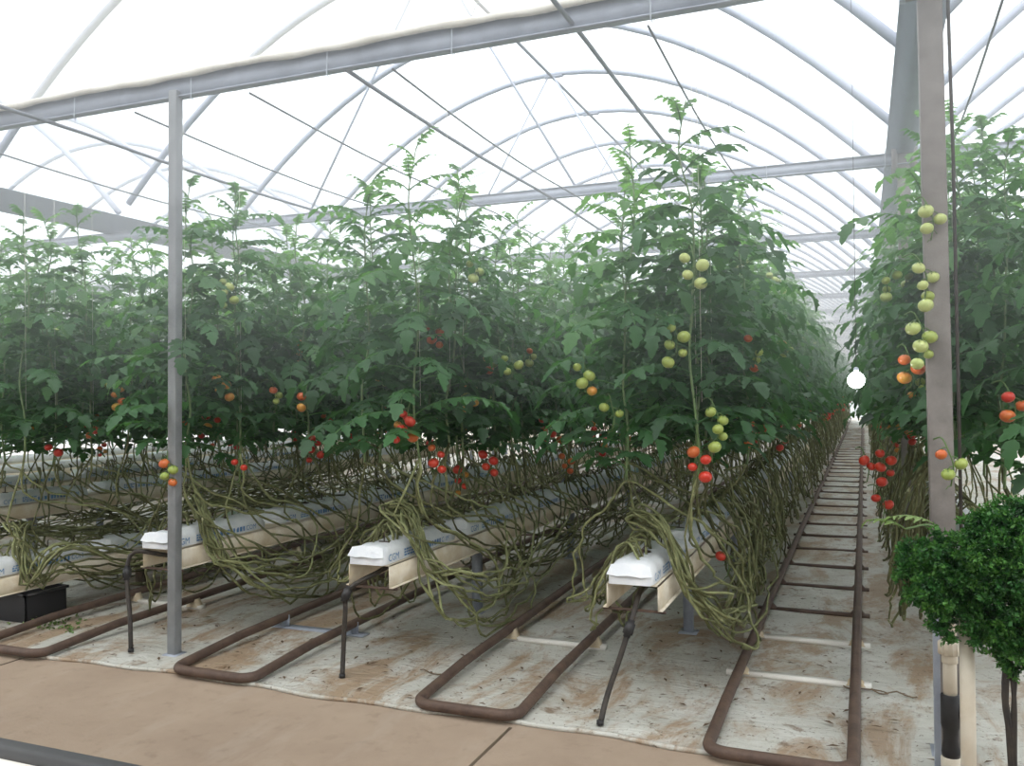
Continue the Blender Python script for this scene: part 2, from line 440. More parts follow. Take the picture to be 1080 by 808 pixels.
# ridge purlin and struts
t = thing('ridge_purlin', 'long thin ridge pipe joining the crowns of the roof bows', 'purlin')
m = MB(); m.tube([(-4, WY, ZS + RISE - .06), (-4, YE, ZS + RISE - .06)], .022, 6); m.obj('purlin_pipe', M['pipe_over'], t)
for k in range(0, 14):
    m = MB(); y = 4.38 + 1.8 * k; m.box((-4.13, y - .03, ZS + RISE - .05), (-3.87, y + .03, ZS + RISE - .025)); m.obj('purlin_clamp', M['galv'], t)
for k in range(1, 7):
    y = BY + 3.6 * k
    for s in (-1, 1):
        m = MB(); m.tube([(-4 + s * .05, y, ZS + RISE - .1), (-4 + s * 1.5, y, H + 1.95)], .014, 5)
        tag(m.obj('roof_strut', M['bow']), 'thin slanted strut from tie beam up to the roof ridge', 'strut', 'ridge struts')
# overhead pipes and crop wires
def longbar(name, x, z, r, mat, lab, cat, grp=None, y0=BY - .0, sag=.03):
    pts = []
    for k in range(80):
        y = y0 + (YE - y0) * k / 79; ph = ((y - BY) / 3.6) % 1
        pts.append((x, y, z - sag * math.sin(ph * math.pi)))
    m = MB(); m.tube(pts, r, 6); return tag(m.obj(name, M[mat], smooth=True), lab, cat, grp)
longbar('overhead_pipe', -5.0, H + 1.84, .013, 'pipe_over', 'thin grey overhead pipe running inward above the slim post', 'pipe', y0=.4)
longbar('overhead_pipe', -2.72, H + 1.86, .013, 'pipe_over', 'grey overhead pipe above the middle row', 'pipe')
longbar('overhead_pipe', -1.36, H + 1.9, .014, 'pipe_over', 'thickest grey overhead pipe, above the row left of the long rails', 'pipe', y0=3.2)
for x, nm in ((-.97, 'row left of the long rails'), (-2.42, 'middle row, thinner than the pipe'), (-3.4, 'gap behind the slim post'), (-4.3, 'row behind the slim post'), (-5.9, 'low trough row'), (.62, 'row around the grey posts')):
    longbar('crop_wire', x, H + 1.82, .007, 'wire', 'thin steel crop wire strung above the ' + nm, 'wire', sag=.05)
# zigzag-ish support wires crossing the crop wires
for k, (x, y) in enumerate([(-3.0, 4.3), (-4.4, 7.9), (-1.9, 7.9), (-1.3, 4.3)]):
    m = MB(); m.tube([(x, y, H + 1.9), (x + .35, y + 1.4, H + 2.6), (x + .8, y + 1.8, archz(x + .8, -8.3, .3))], .005, 4)
    tag(m.obj('brace_wire', M['wire']), 'thin brace wire rising from tie beam to roof bow', 'wire', 'brace wires')

# posts
def post(name, x, y, z1, w, mat, lab, cap=False):
    t = thing(name, lab, 'post', (x, y, 0))
    m = MB(); h = w / 2
    m.box((-h, -h, 0), (h, h, z1)); m.obj('post_shaft', M[mat], t, bevel=.006)
    m = MB(); m.box((-h - .02, -h - .02, .0), (h + .02, h + .02, .012)); m.obj('base_plate', M['galv'], t)
    if cap:
        m = MB(); m.box((-h - .045, -h - .012, z1 - .2), (-h, h + .012, z1 + .02)); m.obj('gutter_bracket', M['post'], t)
        m = MB(); m.box((h, -h - .012, z1 - .16), (h + .05, h + .012, z1 + .02)); m.obj('gutter_bracket', M['post'], t)
    return t
post('support_post', -3.975, 4.23, H + 1.9, .062, 'slim_post', 'slim square galvanised post standing before the open trough end').rotation_euler = (0, .008, 0)
pp = []
for k in range(8):
    y = 4.28 + 3.6 * k
    t = post('support_post', '@' if 0 else (.325 if k == 0 else .33), y, ZG + .02, .098, 'post', ['tall grey post rising through foliage above the parsley', 'dark grey post behind the tall grey post'][k] if k < 2 else 'grey gutter post hidden in foliage farther down the aisle', cap=True)
    if k >= 2: t['group'] = 'gutter posts down the aisle'
    if k == 0: t.rotation_euler = (0, -.010, 0)
m = MB(); m.tube([(.39, 4.24, .02), (.382, 4.24, 1.5), (.375, 4.24, 2.6), (.36, 4.25, ZG)], .008, 6); tag(m.obj('cable', M['brown_hose'], smooth=True), 'dark cable running up the side of the tall grey post', 'cable')

# ------------------------------------------------------------------ rail tracks
def arc(c, r, a0, a1, n=8):
    return [(c[0] + r * math.cos(a0 + (a1 - a0) * k / n), c[1] + r * math.sin(a0 + (a1 - a0) * k / n)) for k in range(n + 1)]
def track(xc, gauge, yb, lab, pr=.028, zr=.115, sleep=(6.0, 7.2), kind='white'):
    t = thing('heating_pipe_rail', lab, 'rail track')
    g = gauge / 2; rr = .09
    xy = [(xc + g, YE - 2), (xc + g, 30), (xc + g, 16), (xc + g, 10), (xc + g, 7), (xc + g, yb + .6)] + arc((xc + g - rr, yb + rr), rr, 0, -math.pi / 2) + arc((xc - g + rr, yb + rr), rr, -math.pi / 2, -math.pi) + [(xc - g, yb + .6), (xc - g, 7), (xc - g, 10), (xc - g, 16), (xc - g, 30), (xc - g, YE - 2)]
    P = []
    for (x, y) in xy:
        f = min(1, max(0, (y - yb - .05) / 1.2)); P.append((x, y, .034 + (zr - .034) * f))
    m = MB(); m.tube(P, pr, 12); m.obj('pipe_loop', M['rust'], t, smooth=True)
    yy = sleep[0]; k = 0
    while yy < 40:
        if kind == 'steel' and k == 0:
            for s in (-1, 1):
                m = MB(); m.box((xc + s * g - .03, yy - .004, .012), (xc + s * g + .03, yy + .004, zr - pr + .004)); m.box((xc + s * g - .004, yy - .03, .012), (xc + s * g + .004, yy + .03, zr - pr + .004)); m.obj('support_stand', M['galv'], t)
            m = MB(); m.box((xc - g - .09, yy - .045, .006), (xc + g + .09, yy + .045, .013)); m.obj('base_plate', M['galv'], t)
        else:
            mt = M['white_plastic'] if k < 2 else M['rust']
            m = MB(); m.box((xc - g - .08, yy - .03, .004), (xc + g + .08, yy + .03, .03 if k < 2 else .022)); m.obj('sleeper', mt, t)
            for s in (-1, 1):
                m = MB(); x = xc + s * g
                m.add([(x - .05, yy - .035, .02), (x + .05, yy - .035, .02), (x + .05, yy + .035, .02), (x - .05, yy + .035, .02), (x - .022, yy - .025, zr - pr + .006), (x + .022, yy - .025, zr - pr + .006), (x + .022, yy + .025, zr - pr + .006), (x - .022, yy + .025, zr - pr + .006)],
                      [(0, 1, 5, 4), (1, 2, 6, 5), (2, 3, 7, 6), (3, 0, 4, 7), (4, 5, 6, 7)])
                m.obj('support_block', M['concrete_block'] if k < 2 else M['rust'], t)
        yy += sleep[1] * (1 if k > 1 else .9); k += 1
    return t
track(-.36, .60, 3.86, 'long rusty pipe rail track running far down the open aisle', sleep=(5.05, .88), zr=.075)
track(-1.86, .555, 3.93, 'rusty pipe rail loop between the two nearest white trough ends', sleep=(5.25, 2.2))
track(-3.44, .55, 3.93, 'rusty pipe rail loop beside the slim post with steel stands', sleep=(5.0, 2.3), kind='steel')
track(-4.98, .58, 3.86, 'rusty pipe rail loop beyond the slim post near black crate', sleep=(5.2, 2.3))
track(-6.5, .56, 3.9, 'rusty pipe rail half hidden behind the low trough', sleep=(5.2, 2.3))

# ------------------------------------------------------------------ growing rows
ROWS = [  # x, z offset, y start, phrase, near side, far side, y limit of individuals, trough/slab count
    dict(x=-1.1, dz=0, y=4.33, nm='row left of the long rails', lim=16.5, lim2=10.0, slabs=14, side=('track', 'rear')),
    dict(x=-2.64, dz=0, y=4.33, nm='middle row', lim=11.0, lim2=8.5, slabs=13, side=('near', 'rear')),
    dict(x=-4.19, dz=0, y=4.33, nm='row behind the slim post', lim=9.0, lim2=7.4, slabs=13, side=('near', 'rear')),
    dict(x=-5.72, dz=-.28, y=4.2, nm='low trough row', lim=8.8, lim2=8.0, slabs=9, side=('near', 'rear')),
    dict(x=-7.25, dz=0, y=4.4, nm='row beyond the low trough', lim=9.5, lim2=8.2, slabs=8, side=('near', 'rear')),
    dict(x=-8.78, dz=0, y=4.4, nm='second row beyond the low trough', lim=10, lim2=7, slabs=7, side=('near', 'rear')),
    dict(x=.60, dz=0, y=4.85, nm='row around the grey posts', lim=13.5, lim2=9.5, slabs=5, side=('rear', 'track')),
]
# --- slab meshes (three shapes)
def slab_mesh(seed):
    rg = np.random.default_rng(seed)
    L, W, Hh = .97, .235, .105
    n = 22; ring = [(-.5, .02), (-.5, .55), (-.40, .86), (-.22, 1.0), (.0, .99), (.22, 1.0), (.40, .86), (.5, .55), (.5, .02)]
    V = []
    for i in range(n):
        t = i / (n - 1); y = t * L
        e = min(t, 1 - t) * L; f = 1 if e > .07 else (.66 + .34 * (e / .07) ** .5)
        wob = 1.02 + .06 * math.sin(t * 11 + seed * 2) + rg.uniform(-.03, .03)
        for (a, b) in ring:
            V.append((a * W * (f ** .3) + rg.uniform(-.003, .003), y + rg.uniform(-.004, .004), .002 + b * Hh * f * wob + (rg.uniform(-.003, .003) if b > .1 else 0)))
    k = len(ring); Fq = [(i * k + j, i * k + j + 1, (i + 1) * k + j + 1, (i + 1) * k + j) for i in range(n - 1) for j in range(k - 1)]
    Fq = [q[::-1] for q in Fq]
    m = MB(); m.add(V, Fq + [list(range(k)), [(n - 1) * k + j for j in range(k)][::-1]])
    # torn film lip over the end
    m.add([(-.118, -.004, .05), (-.06, -.014, .046), (.0, -.016, .052), (.06, -.012, .044), (.118, -.004, .05), (-.1, .02, .098), (-.05, .02, .107), (0, .02, .107), (.05, .02, .107), (.1, .02, .098)], [(0, 1, 6, 5), (1, 2, 7, 6), (2, 3, 8, 7), (3, 4, 9, 8)])
    return m.mesh('growing_slab', M['sheet_slab'], True)
SLAB = [slab_mesh(s) for s in range(4)]
def text_mesh(body, size):
    c = bpy.data.curves.new('lettering', 'FONT'); c.body = body; c.size = size; c.extrude = 0; c.resolution_u = 2
    o = bpy.data.objects.new('lettering', c); COL.objects.link(o)
    dg = bpy.context.evaluated_depsgraph_get(); me = bpy.data.meshes.new_from_object(o.evaluated_get(dg))
    bpy.data.objects.remove(o); return me
def print_mesh():
    """blue print along the slab's side, in the y-z plane facing +x"""
    m = MB()
    def put(body, size, y0, z0):
        me = text_mesh(body, size)
        V = np.array([v.co[:] for v in me.vertices]); Fs = [list(p.vertices) for p in me.polygons]
        m.add(np.stack([.1195 + 0 * V[:, 0] , y0 + V[:, 0], z0 + V[:, 1]], 1), Fs)
        bpy.data.meshes.remove(me)
    put('CGM', .058, .05, .018)
    for r in range(3):      # lines of small, unreadable print
        y = .24
        while y < .36:
            w = R.uniform(.012, .03); m.add([(.1195, y, .02 + r * .016), (.1195, y + w, .02 + r * .016), (.1195, y + w, .030 + r * .016), (.1195, y, .030 + r * .016)], [(0, 1, 2, 3)]); y += w + .006
    put('COM', .048, .74, .018)
    for y in np.arange(.4, .72, .034):
        w = R.uniform(.016, .028); m.add([(.1195, y, .018), (.1195, y + w, .018), (.1195, y + w, .05), (.1195, y, .05)], [(0, 1, 2, 3)])
    return m.mesh('printed_lettering', M['blue_print'])
PRINT = print_mesh()
def peg_mesh():
    m = MB(); m.box((-.035, -.006, .10), (.035, .006, .112)); m.tube([(0, 0, .1), (0, 0, .16), (.02, .0, .175)], .004, 5)
    m.box((-.03, -.02, .098), (.03, .02, .105))
    return m.mesh('dripper_peg', M['peg'])
PEG = peg_mesh()

for ri, r in enumerate(ROWS):
    x, y0, zb = r['x'], r['y'], .50 + r['dz']
    t = thing('growing_trough', ['cream trough of the row left of the long rails, on a crossbar', 'cream open-ended trough of the middle row, black hose at its end', 'cream open-ended trough behind the slim post, black hose at its end', 'rust-stained low trough near the black crate', 'cream trough beyond the low trough, long and level', 'farthest cream trough visible beyond the low trough', 'cream trough half hidden behind the grey posts and parsley'][ri], 'trough', (x, y0, 0))
    w, h, th = .135, .13, .006
    m = MB(); L = (46 if ri < 3 else 30) - y0
    for (a, b) in (((-w, 0, zb), (-w + th, L, zb + h)), ((w - th, 0, zb), (w, L, zb + h)), ((-w, 0, zb + h - th), (w, L, zb + h)), ((-w - .02, 0, zb), (-w, L, zb + th)), ((w, 0, zb), (w + .02, L, zb + th))):
        m.box(a, b)
    m.obj('trough_shell', M['trough'], t)
    m = MB(); m.tube([(-w - .03, .03, zb - .008), (w + .03, .03, zb - .008)], .008, 6); m.obj('cross_bar', M['rust'], t)
    for k in range(int(min(L, 16) // 2.2) + 1):
        yy = 1.5 + k * 2.2
        if ri == 2 and k == 0: continue
        m = MB(); m.box((-.03, yy - .03, 0), (.03, yy + .03, zb)); m.box((-.06, yy - .06, 0), (.06, yy + .06, .01)); m.box((-w, yy - .02, zb - .02), (w, yy + .02, zb))
        m.obj('support_leg', M['galv'] if ri != 3 else M['brown_block'], t)
    # slabs
    for k in range(r['slabs']):
        ys = y0 - .04 + k * 1.13 + (0 if k == 0 else R.uniform(-.02, .03))
        if k < 4: lab, gp = ORD[k] + ' white growing slab with blue print on trough of ' + r['nm'], None
        else: lab, gp = 'white growing slab farther down the trough of ' + r['nm'], 'growing slabs of ' + r['nm']
        sroot = link('growing_slab', SLAB[(k + ri) % 4]); sroot.location = (x + R.uniform(-.006, .006), ys, zb + h); sroot.rotation_euler = (0, 0, R.uniform(-.012, .012))
        tag(sroot, lab, 'growing slab', gp)
        if k < 7:
            link('printed_lettering', PRINT, sroot)['label'] = 'blue printed lettering'
            for yy in (.16, .42, .68, .86):
                p = link('dripper_peg', PEG, sroot); p.location = (R.uniform(-.03, .03), yy + R.uniform(-.03, .03), 0); p.rotation_euler = (0, 0, R.uniform(-.5, .5))
    r['zt'] = zb + h + .1
    r['zb'] = zb

# ------------------------------------------------------------------ leaves
T8 = np.array([0, .14, .30, .40, .56, .68, .86, 1.0]); W8 = np.array([.03, .24, .32, .22, .30, .17, .13, .0]); S8 = np.array([0, -.03, .03, -.04, .04, -.03, .02, 0])
T3 = np.array([0, .2, .5, 1.0]); W3 = np.array([.03, .28, .3, .0]); S3 = np.zeros(4)
def leaflets(o, d, n, L, hi=True):
    """arrays of leaflet origin, direction, normal, length -> verts, quads"""
    T, W, S = (T8, W8, S8) if hi else (T3, W3, S3)
    K = len(T); d = d / np.linalg.norm(d, axis=1)[:, None]
    b = np.cross(n, d); b /= np.linalg.norm(b, axis=1)[:, None] + 1e-9; n = np.cross(d, b)
    Nn = len(o); L = L[:, None]
    V = np.empty((Nn, K, 3, 3))
    dr = RN.uniform(.05, .4, (Nn, 1)); fo = RN.uniform(.05, .5, (Nn, 1)); wd = RN.uniform(.85, 1.15, (Nn, 1))
    for k in range(K):
        mid = o + d * L * T[k] - n * L * dr * T[k] ** 2
        V[:, k, 1] = mid
        for s, c in ((-1, 0), (1, 2)):
            V[:, k, c] = mid + d * L * S[k] + b * (s * L * W[k] * wd) + n * L * W[k] * fo
    idx = []
    for k in range(K - 1):
        for c in (0, 1):
            a = k * 3 + c; idx.append((a, a + 1, a + 4, a + 3))
    q = (np.array(idx)[None] + (np.arange(Nn) * K * 3)[:, None, None]).reshape(-1, 4)
    return V.reshape(-1, 3), q, K * 3
def leaf(base, az, L, e0, e1, lf, hi=True):
    """one compound leaf: rachis points and leaflet arrays"""
    n = 9; e = np.linspace(e0, e1, n); st = L / (n - 1); a = az + np.linspace(0, R.uniform(-.35, .35), n)
    d = np.stack([np.cos(e) * np.cos(a), np.cos(e) * np.sin(a), np.sin(e)], 1)
    p = base + np.concatenate([[np.zeros(3)], np.cumsum(d[:-1] * st, 0)])
    O, D, Nm, LL = [], [], [], []
    def at(s):
        i = min(int(s * (n - 1)), n - 2); f = s * (n - 1) - i; return p[i] * (1 - f) + p[i + 1] * f, d[i]
    for s, sc in ((.2, .55), (.33, .9), (.42, .42), (.5, 1.0), (.58, .45), (.67, 1.0), (.75, .42), (.86, .9)):
        if not hi and sc < .5: continue
        q, t = at(s); b = np.cross((0, 0, 1.), t); b /= np.linalg.norm(b) + 1e-9; up = np.cross(t, b)
        for sg in (-1, 1):
            O.append(q); dd = t * R.uniform(.3, .7) + b * sg - np.array((0, 0, R.uniform(.0, .5)))
            D.append(dd); nn = up + b * R.uniform(-.4, .4) + t * R.uniform(-.3, .3); Nm.append(nn); LL.append(lf * sc * R.uniform(.85, 1.15))
    q, t = p[-1], d[-1]; O.append(q); D.append(t - np.array((0, 0, .25))); b = np.cross((0, 0, 1.), t); Nm.append(np.cross(t, b) + b * R.uniform(-.3, .3)); LL.append(lf * 1.2)
    return p, np.array(O), np.array(D), np.array(Nm), np.array(LL)
HF = 2.0
def foliage(seed, hi=True, lean=0):
    """foliage mesh (leaves + petioles) and stem path of a plant head, HF tall"""
    R.seed(seed)
    m = MB(); nn = 34 if hi else 28
    sx = [R.uniform(-.03, .03) for _ in range(8)]; sy = [R.uniform(-.03, .03) for _ in range(8)]
    path = catmull([(sx[k] * (k > 0), sy[k] * (k > 0), HF * k / 7) for k in range(8)], 30)
    az = R.uniform(0, 6.28); AO, AD, AN, AL, TN = [], [], [], [], []
    for k in range(nn):
        f = .05 + .95 * ((k + R.uniform(-.3, .3)) / (nn - 1)); f = min(max(f, 0), 1)
        base = path[min(int(f * 29), 29)]
        az += 2.4 + R.uniform(-.4, .4)
        if f > .9: L, lf, e0, e1 = R.uniform(.10, .18), .045, 1.1, .3
        elif f > .74: L, lf, e0, e1 = R.uniform(.26, .38), R.uniform(.068, .09), .75, -.3
        else: L, lf, e0, e1 = R.uniform(.38, .56), R.uniform(.088, .122), R.uniform(.2, .6), R.uniform(-1.1, -.4)
        if f < .14: L *= .8; e0, e1 = R.uniform(.3, .6), R.uniform(-.5, -.1)
        p, O, D, Nm, LL = leaf(base, az, L, e0, e1, lf, hi)
        m.tube(p if hi else p[::4], np.linspace(.005, .002, len(p if hi else p[::4])), 4 if hi else 3, 0, False, col=.55)
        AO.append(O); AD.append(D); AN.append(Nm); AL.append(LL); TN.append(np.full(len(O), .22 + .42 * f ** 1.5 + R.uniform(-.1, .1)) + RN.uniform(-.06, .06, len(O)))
    V, q, kk = leaflets(np.concatenate(AO), np.concatenate(AD), np.concatenate(AN), np.concatenate(AL), hi)
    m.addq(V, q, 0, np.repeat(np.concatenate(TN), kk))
    return m, path
FOL = []
for s in range(10):
    m, path = foliage(100 + s)
    st = MB(); st.tube(path, np.linspace(.008, .0035, 30), 6, col=.5)
    FOL.append((m.mesh('foliage', M['leaf'], True), st.mesh('main_stem', M['stem'], True), path))
LOWF = [foliage(300 + s, False) for s in range(5)]
R.seed(5)

# ------------------------------------------------------------------ fruit
def tomato_mesh(mat, r):
    m = MB(); prof = []
    for k in range(9):
        a = -math.pi / 2 + math.pi * k / 8
        z = r * .86 * math.sin(a); rr = r * math.cos(a)
        if k == 8: z = r * .76; rr = r * .12
        if k == 0: rr = r * .05
        prof.append((rr, z))
    m.lathe(prof, (0, 0, -r * .8), 14)
    for k in range(5):
        a = k * 1.257; c, s = math.cos(a), math.sin(a)
        m.add([(0, 0, .0), (c * r * .5 - s * r * .12, s * r * .5 + c * r * .12, -.0), (c * r * .9, s * r * .9, -r * .12), (c * r * .5 + s * r * .12, s * r * .5 - c * r * .12, 0)], [(0, 1, 2, 3)], 1)
    return m.mesh('tomato', [mat, M['peduncle']], True)
TOM = {k: [tomato_mesh(M[k], r) for r in (.024, .028, .033)] for k in FR}
def truss_mesh(seed):
    rg = random.Random(seed); m = MB(); P = catmull([(0, 0, 0), (.05, 0, .01), (.09, 0, -.04), (.11, .01, -.11), (.105, 0, -.19)], 14)
    m.tube(P, .0035, 5, 0)
    ends = []
    for k, i in enumerate((5, 7, 9, 11, 13)):
        s = 1 if k % 2 else -1; q = P[i]; e = q + np.array((rg.uniform(-.012, .02), s * .03, -.012))
        m.tube([q, (q + e) / 2 + np.array((0, 0, .006)), e], .0025, 4); ends.append(e)
    return m.mesh('fruit_truss', M['peduncle'], True), ends
TRUSS = [truss_mesh(k) for k in range(4)]
def add_truss(parent, loc, az, cols, n=5, sc=1.0, tilt=0):
    me, ends = TRUSS[R.randrange(4)]
    t = link('fruit_truss', me, parent); t.location = loc; t.rotation_euler = (0, tilt, az); t.scale = (sc,) * 3
    for e in ends[:n]:
        o = link('tomato', R.choice(TOM[R.choice(cols)]), t); o.location = e; o.rotation_euler = (R.uniform(-.5, .5), R.uniform(-.5, .5), R.uniform(0, 6))
    return t

# ------------------------------------------------------------------ bare vines
def wiggle(P, amp, rg):
    n = len(P); k = rg.normal(0, 1, (n, 3)); k = (k + np.roll(k, 1, 0)) * .6
    k[0] = k[-1] = 0
    return P + k * amp
def vine_path(r, ys, yp, s, zf, rg, low=None, out=None, xtop=None, n=46):
    """from the slab at ys, over its side s, drooping low along the row, rising to the plant head at yp"""
    x, zt = r['x'], r['zt']; dz = r['dz']
    low = rg.uniform(.16, .48) if low is None else low; out = rg.uniform(.2, .42) if out is None else out
    low = max(.05, low + dz * .5)
    L = yp - ys; sg = 1 if L >= 0 else -1
    P = [(x + rg.uniform(-.04, .04), ys, zt + .0), (x + s * .05, ys + sg * .05, zt + .09), (x + s * .15, ys + sg * .1, zt + .01), (x + s * (.1 + out * .55), ys + L * .15, zt - .18 - rg.uniform(0, .1)),
         (x + s * out, ys + L * .42 + rg.uniform(-.1, .1), low + rg.uniform(-.03, .08)), (x + s * (out + rg.uniform(-.06, .08)), ys + L * .72 + rg.uniform(-.1, .1), low + rg.uniform(-.05, .05)),
         (x + s * (out * .8 + rg.uniform(-.05, .05)), yp + sg * rg.uniform(.0, .12), (low + zf) / 2), (xtop if xtop is not None else x + s * .2, yp, zf)]
    return wiggle(catmull(P, n), .011, rg)
def drape_path(r, ys, yp, s, zf, rg, n=46):
    """row beside the track: falls almost to the ground, turns and climbs again"""
    x, zt = r['x'], r['zt']; low = rg.uniform(.1, .42); out = rg.uniform(.26, .46); L = yp - ys
    P = [(x + rg.uniform(-.04, .04), ys, zt), (x + s * .07, ys + rg.uniform(-.05, .05), zt + .1), (x + s * .19, ys + L * .05, zt - .03), (x + s * (out - .08), ys + L * .15 + rg.uniform(-.06, .06), zt - .3),
         (x + s * out, ys + L * .35, low + .06), (x + s * (out + .03), ys + L * .55, low), (x + s * (out + .02), ys + L * .75, low + .14), (x + s * (out - .02), ys + L * .9 + rg.uniform(-.08, .08), low + .5), (x + s * .26, yp, zf)]
    return wiggle(catmull(P, n), .011, rg)

def radii(n, rg, r0=.0072):
    return r0 * (1 + .12 * rg.normal(0, 1, n)).clip(.7, 1.35)

# ------------------------------------------------------------------ tomato plants (individuals)
PL = []      # placed plants for hero trusses
rg = np.random.default_rng(21)
RIP = [(.0, .34, ['red', 'red', 'orange', 'turning']), (.34, .75, ['turning', 'green', 'green', 'orange']), (.75, 1.5, ['green', 'pale', 'pale'])]
for ri, r in enumerate(ROWS):
    for s in (1, -1):
        near = (s == 1) if ri < 6 else (s == -1)
        step = .31 if (near or ri == 6) else .46
        lim = r['lim'] if near else r['lim2']
        y = r['y'] + (.12 if s > 0 else .3) - (.5 if ri == 6 and s > 0 else 0); k = 0
        while y < lim:
            yp = y + rg.uniform(-.06, .06); x = r['x']
            zf = rg.uniform(1.14, 1.32) if near else rg.uniform(1.08, 1.22)
            if ri >= 3 and ri < 6: zf -= .02
            xt = x + s * (rg.uniform(.12, .26) if y > r['y'] + 1.6 else rg.uniform(.04, .44))
            if ri == 6 and s < 0: xt = x - rg.uniform(.10, .28)
            sidenm = r['side'][0 if s > 0 else 1]
            if k < 14: lab, gp = 'leafy tomato plant, %s on %s side of %s' % (ORD[k], sidenm, r['nm']), None
            else: lab, gp = 'leafy tomato plant deep along the %s side of %s' % (sidenm, r['nm']), 'tomato plants deep in ' + r['nm'] + ', ' + sidenm + ' side'
            root = thing('tomato_plant', lab, 'tomato plant', (xt, yp, zf), 0, gp)
            v = int(rg.integers(10)); hs = rg.uniform(.76, .91)
            if y < r['y'] + 1.2: hs = rg.uniform(.78, .93)
            if ri == 6: hs *= 1.1
            rot = rg.uniform(0, 6.28)
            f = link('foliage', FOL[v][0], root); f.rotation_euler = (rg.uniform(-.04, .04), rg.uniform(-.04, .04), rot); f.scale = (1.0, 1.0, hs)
            st = link('main_stem', FOL[v][1], root); st.rotation_euler = f.rotation_euler; st.scale = f.scale
            # bare vines
            nv = (4 if k < 8 else 3 if k < 14 else 2) if near else (2 if k < 6 else 1)
            for q in range(nv):
                if ri == 0 and s > 0 and k > 3 or (ri == 6 and s < 0):
                    ys = yp + rg.uniform(.2, 1.1); P = drape_path(r, ys, yp, s, zf, rg)
                elif s > 0:
                    ys = yp + rg.uniform(1.4, 6.0); P = vine_path(r, ys, yp, s, zf, rg, xtop=xt)
                else:
                    ys = max(r['y'] + rg.uniform(.05, .5), yp - rg.uniform(1.0, 3.0)); P = vine_path(r, ys, yp, s, zf, rg, xtop=xt)
                if q == 0: P[-1] = (xt, yp, zf); P0 = P
                elif not (ri == 6 and s < 0):      # further strands lie in the bundle and join the first one low down
                    j = len(P) * 7 // 10; P = P[:j]; tgt = P0[j - 1 + int(rg.integers(-3, 3))]; w_ = np.linspace(0, 1, j)[:, None] ** 3; P = P * (1 - w_) + (P + (tgt - P[-1])) * w_
                else: P[-1] = (xt, yp, zf)
                m = MB(); m.tube(P - np.array((xt, yp, zf)), radii(len(P), rg), 5, col=rg.uniform(.15, .5)); m.obj('bare_vine', M['vine'], root, True)
            # string to the crop wire
            if k < 3 and near:
                m = MB(); m.tube([(0.01, 0, .3), (0.0, 0, H + 1.84 - zf)], .0015, 3); m.obj('support_twine', M['twine'], root)
            # fruit
            outw = 0 if s > 0 else math.pi
            full = near and k < 16
            if near:
                for (a, b, cs) in RIP:
                    if rg.random() < (.42 if a == 0 else .2):
                        z = rg.uniform(a, min(b, 1.3)) - (.08 if a == 0 else 0)
                        az = outw + rg.uniform(-1.5, .5) * (1 if s > 0 else -1)
                        rad = .14 if a == 0 else .24
                        add_truss(root, (math.cos(az) * rad * .6, math.sin(az) * rad * .6, z + .08), az, cs, n=int(rg.integers(2, 6)) if full else 2, sc=1.0)
            PL.append((root, np.array((xt, yp, zf)), ri))
            y += step; k += 1
# a few vines that swing round each row's open end
for ri, r in enumerate(ROWS[:4]):
    cand = [p for p in PL if p[2] == ri and p[1][1] < r['y'] + 2.6]
    for q in range(14):
        root, b, _ = cand[q % len(cand)]
        xx, y0 = r['x'], r['y']
        low = rg.uniform(.2, .5)
        z_ = r['zt']
        P = [(xx - .02, y0 + rg.uniform(.5, 2.2), z_), (xx - .12, y0 + rg.uniform(.5, .8), z_ + .13), (xx - .06 + rg.uniform(-.05, .05), y0 + rg.uniform(.28, .5), z_ + rg.uniform(.14, .26)), (xx + .1, y0 + rg.uniform(.2, .38), z_ + rg.uniform(.06, .18)), (xx + .22, y0 + rg.uniform(.2, .4), z_ - rg.uniform(.08, .2)),
             (xx + rg.uniform(.3, .48), y0 + rg.uniform(.3, .6), low + .06), (xx + rg.uniform(.3, .52), y0 + rg.uniform(.8, 1.5), low - .12 + rg.uniform(-.06, .1)), (xx + rg.uniform(.28, .42), b[1] + rg.uniform(.3, 1.), low + .25), (xx + .25, b[1] + .1, .9), tuple(b)]
        P = wiggle(catmull(P, 60), .012, rg)
        m = MB(); m.tube(P - b, radii(60, rg, .0078), 5, col=rg.uniform(.25, .6)); m.obj('bare_vine', M['vine'], root, True)

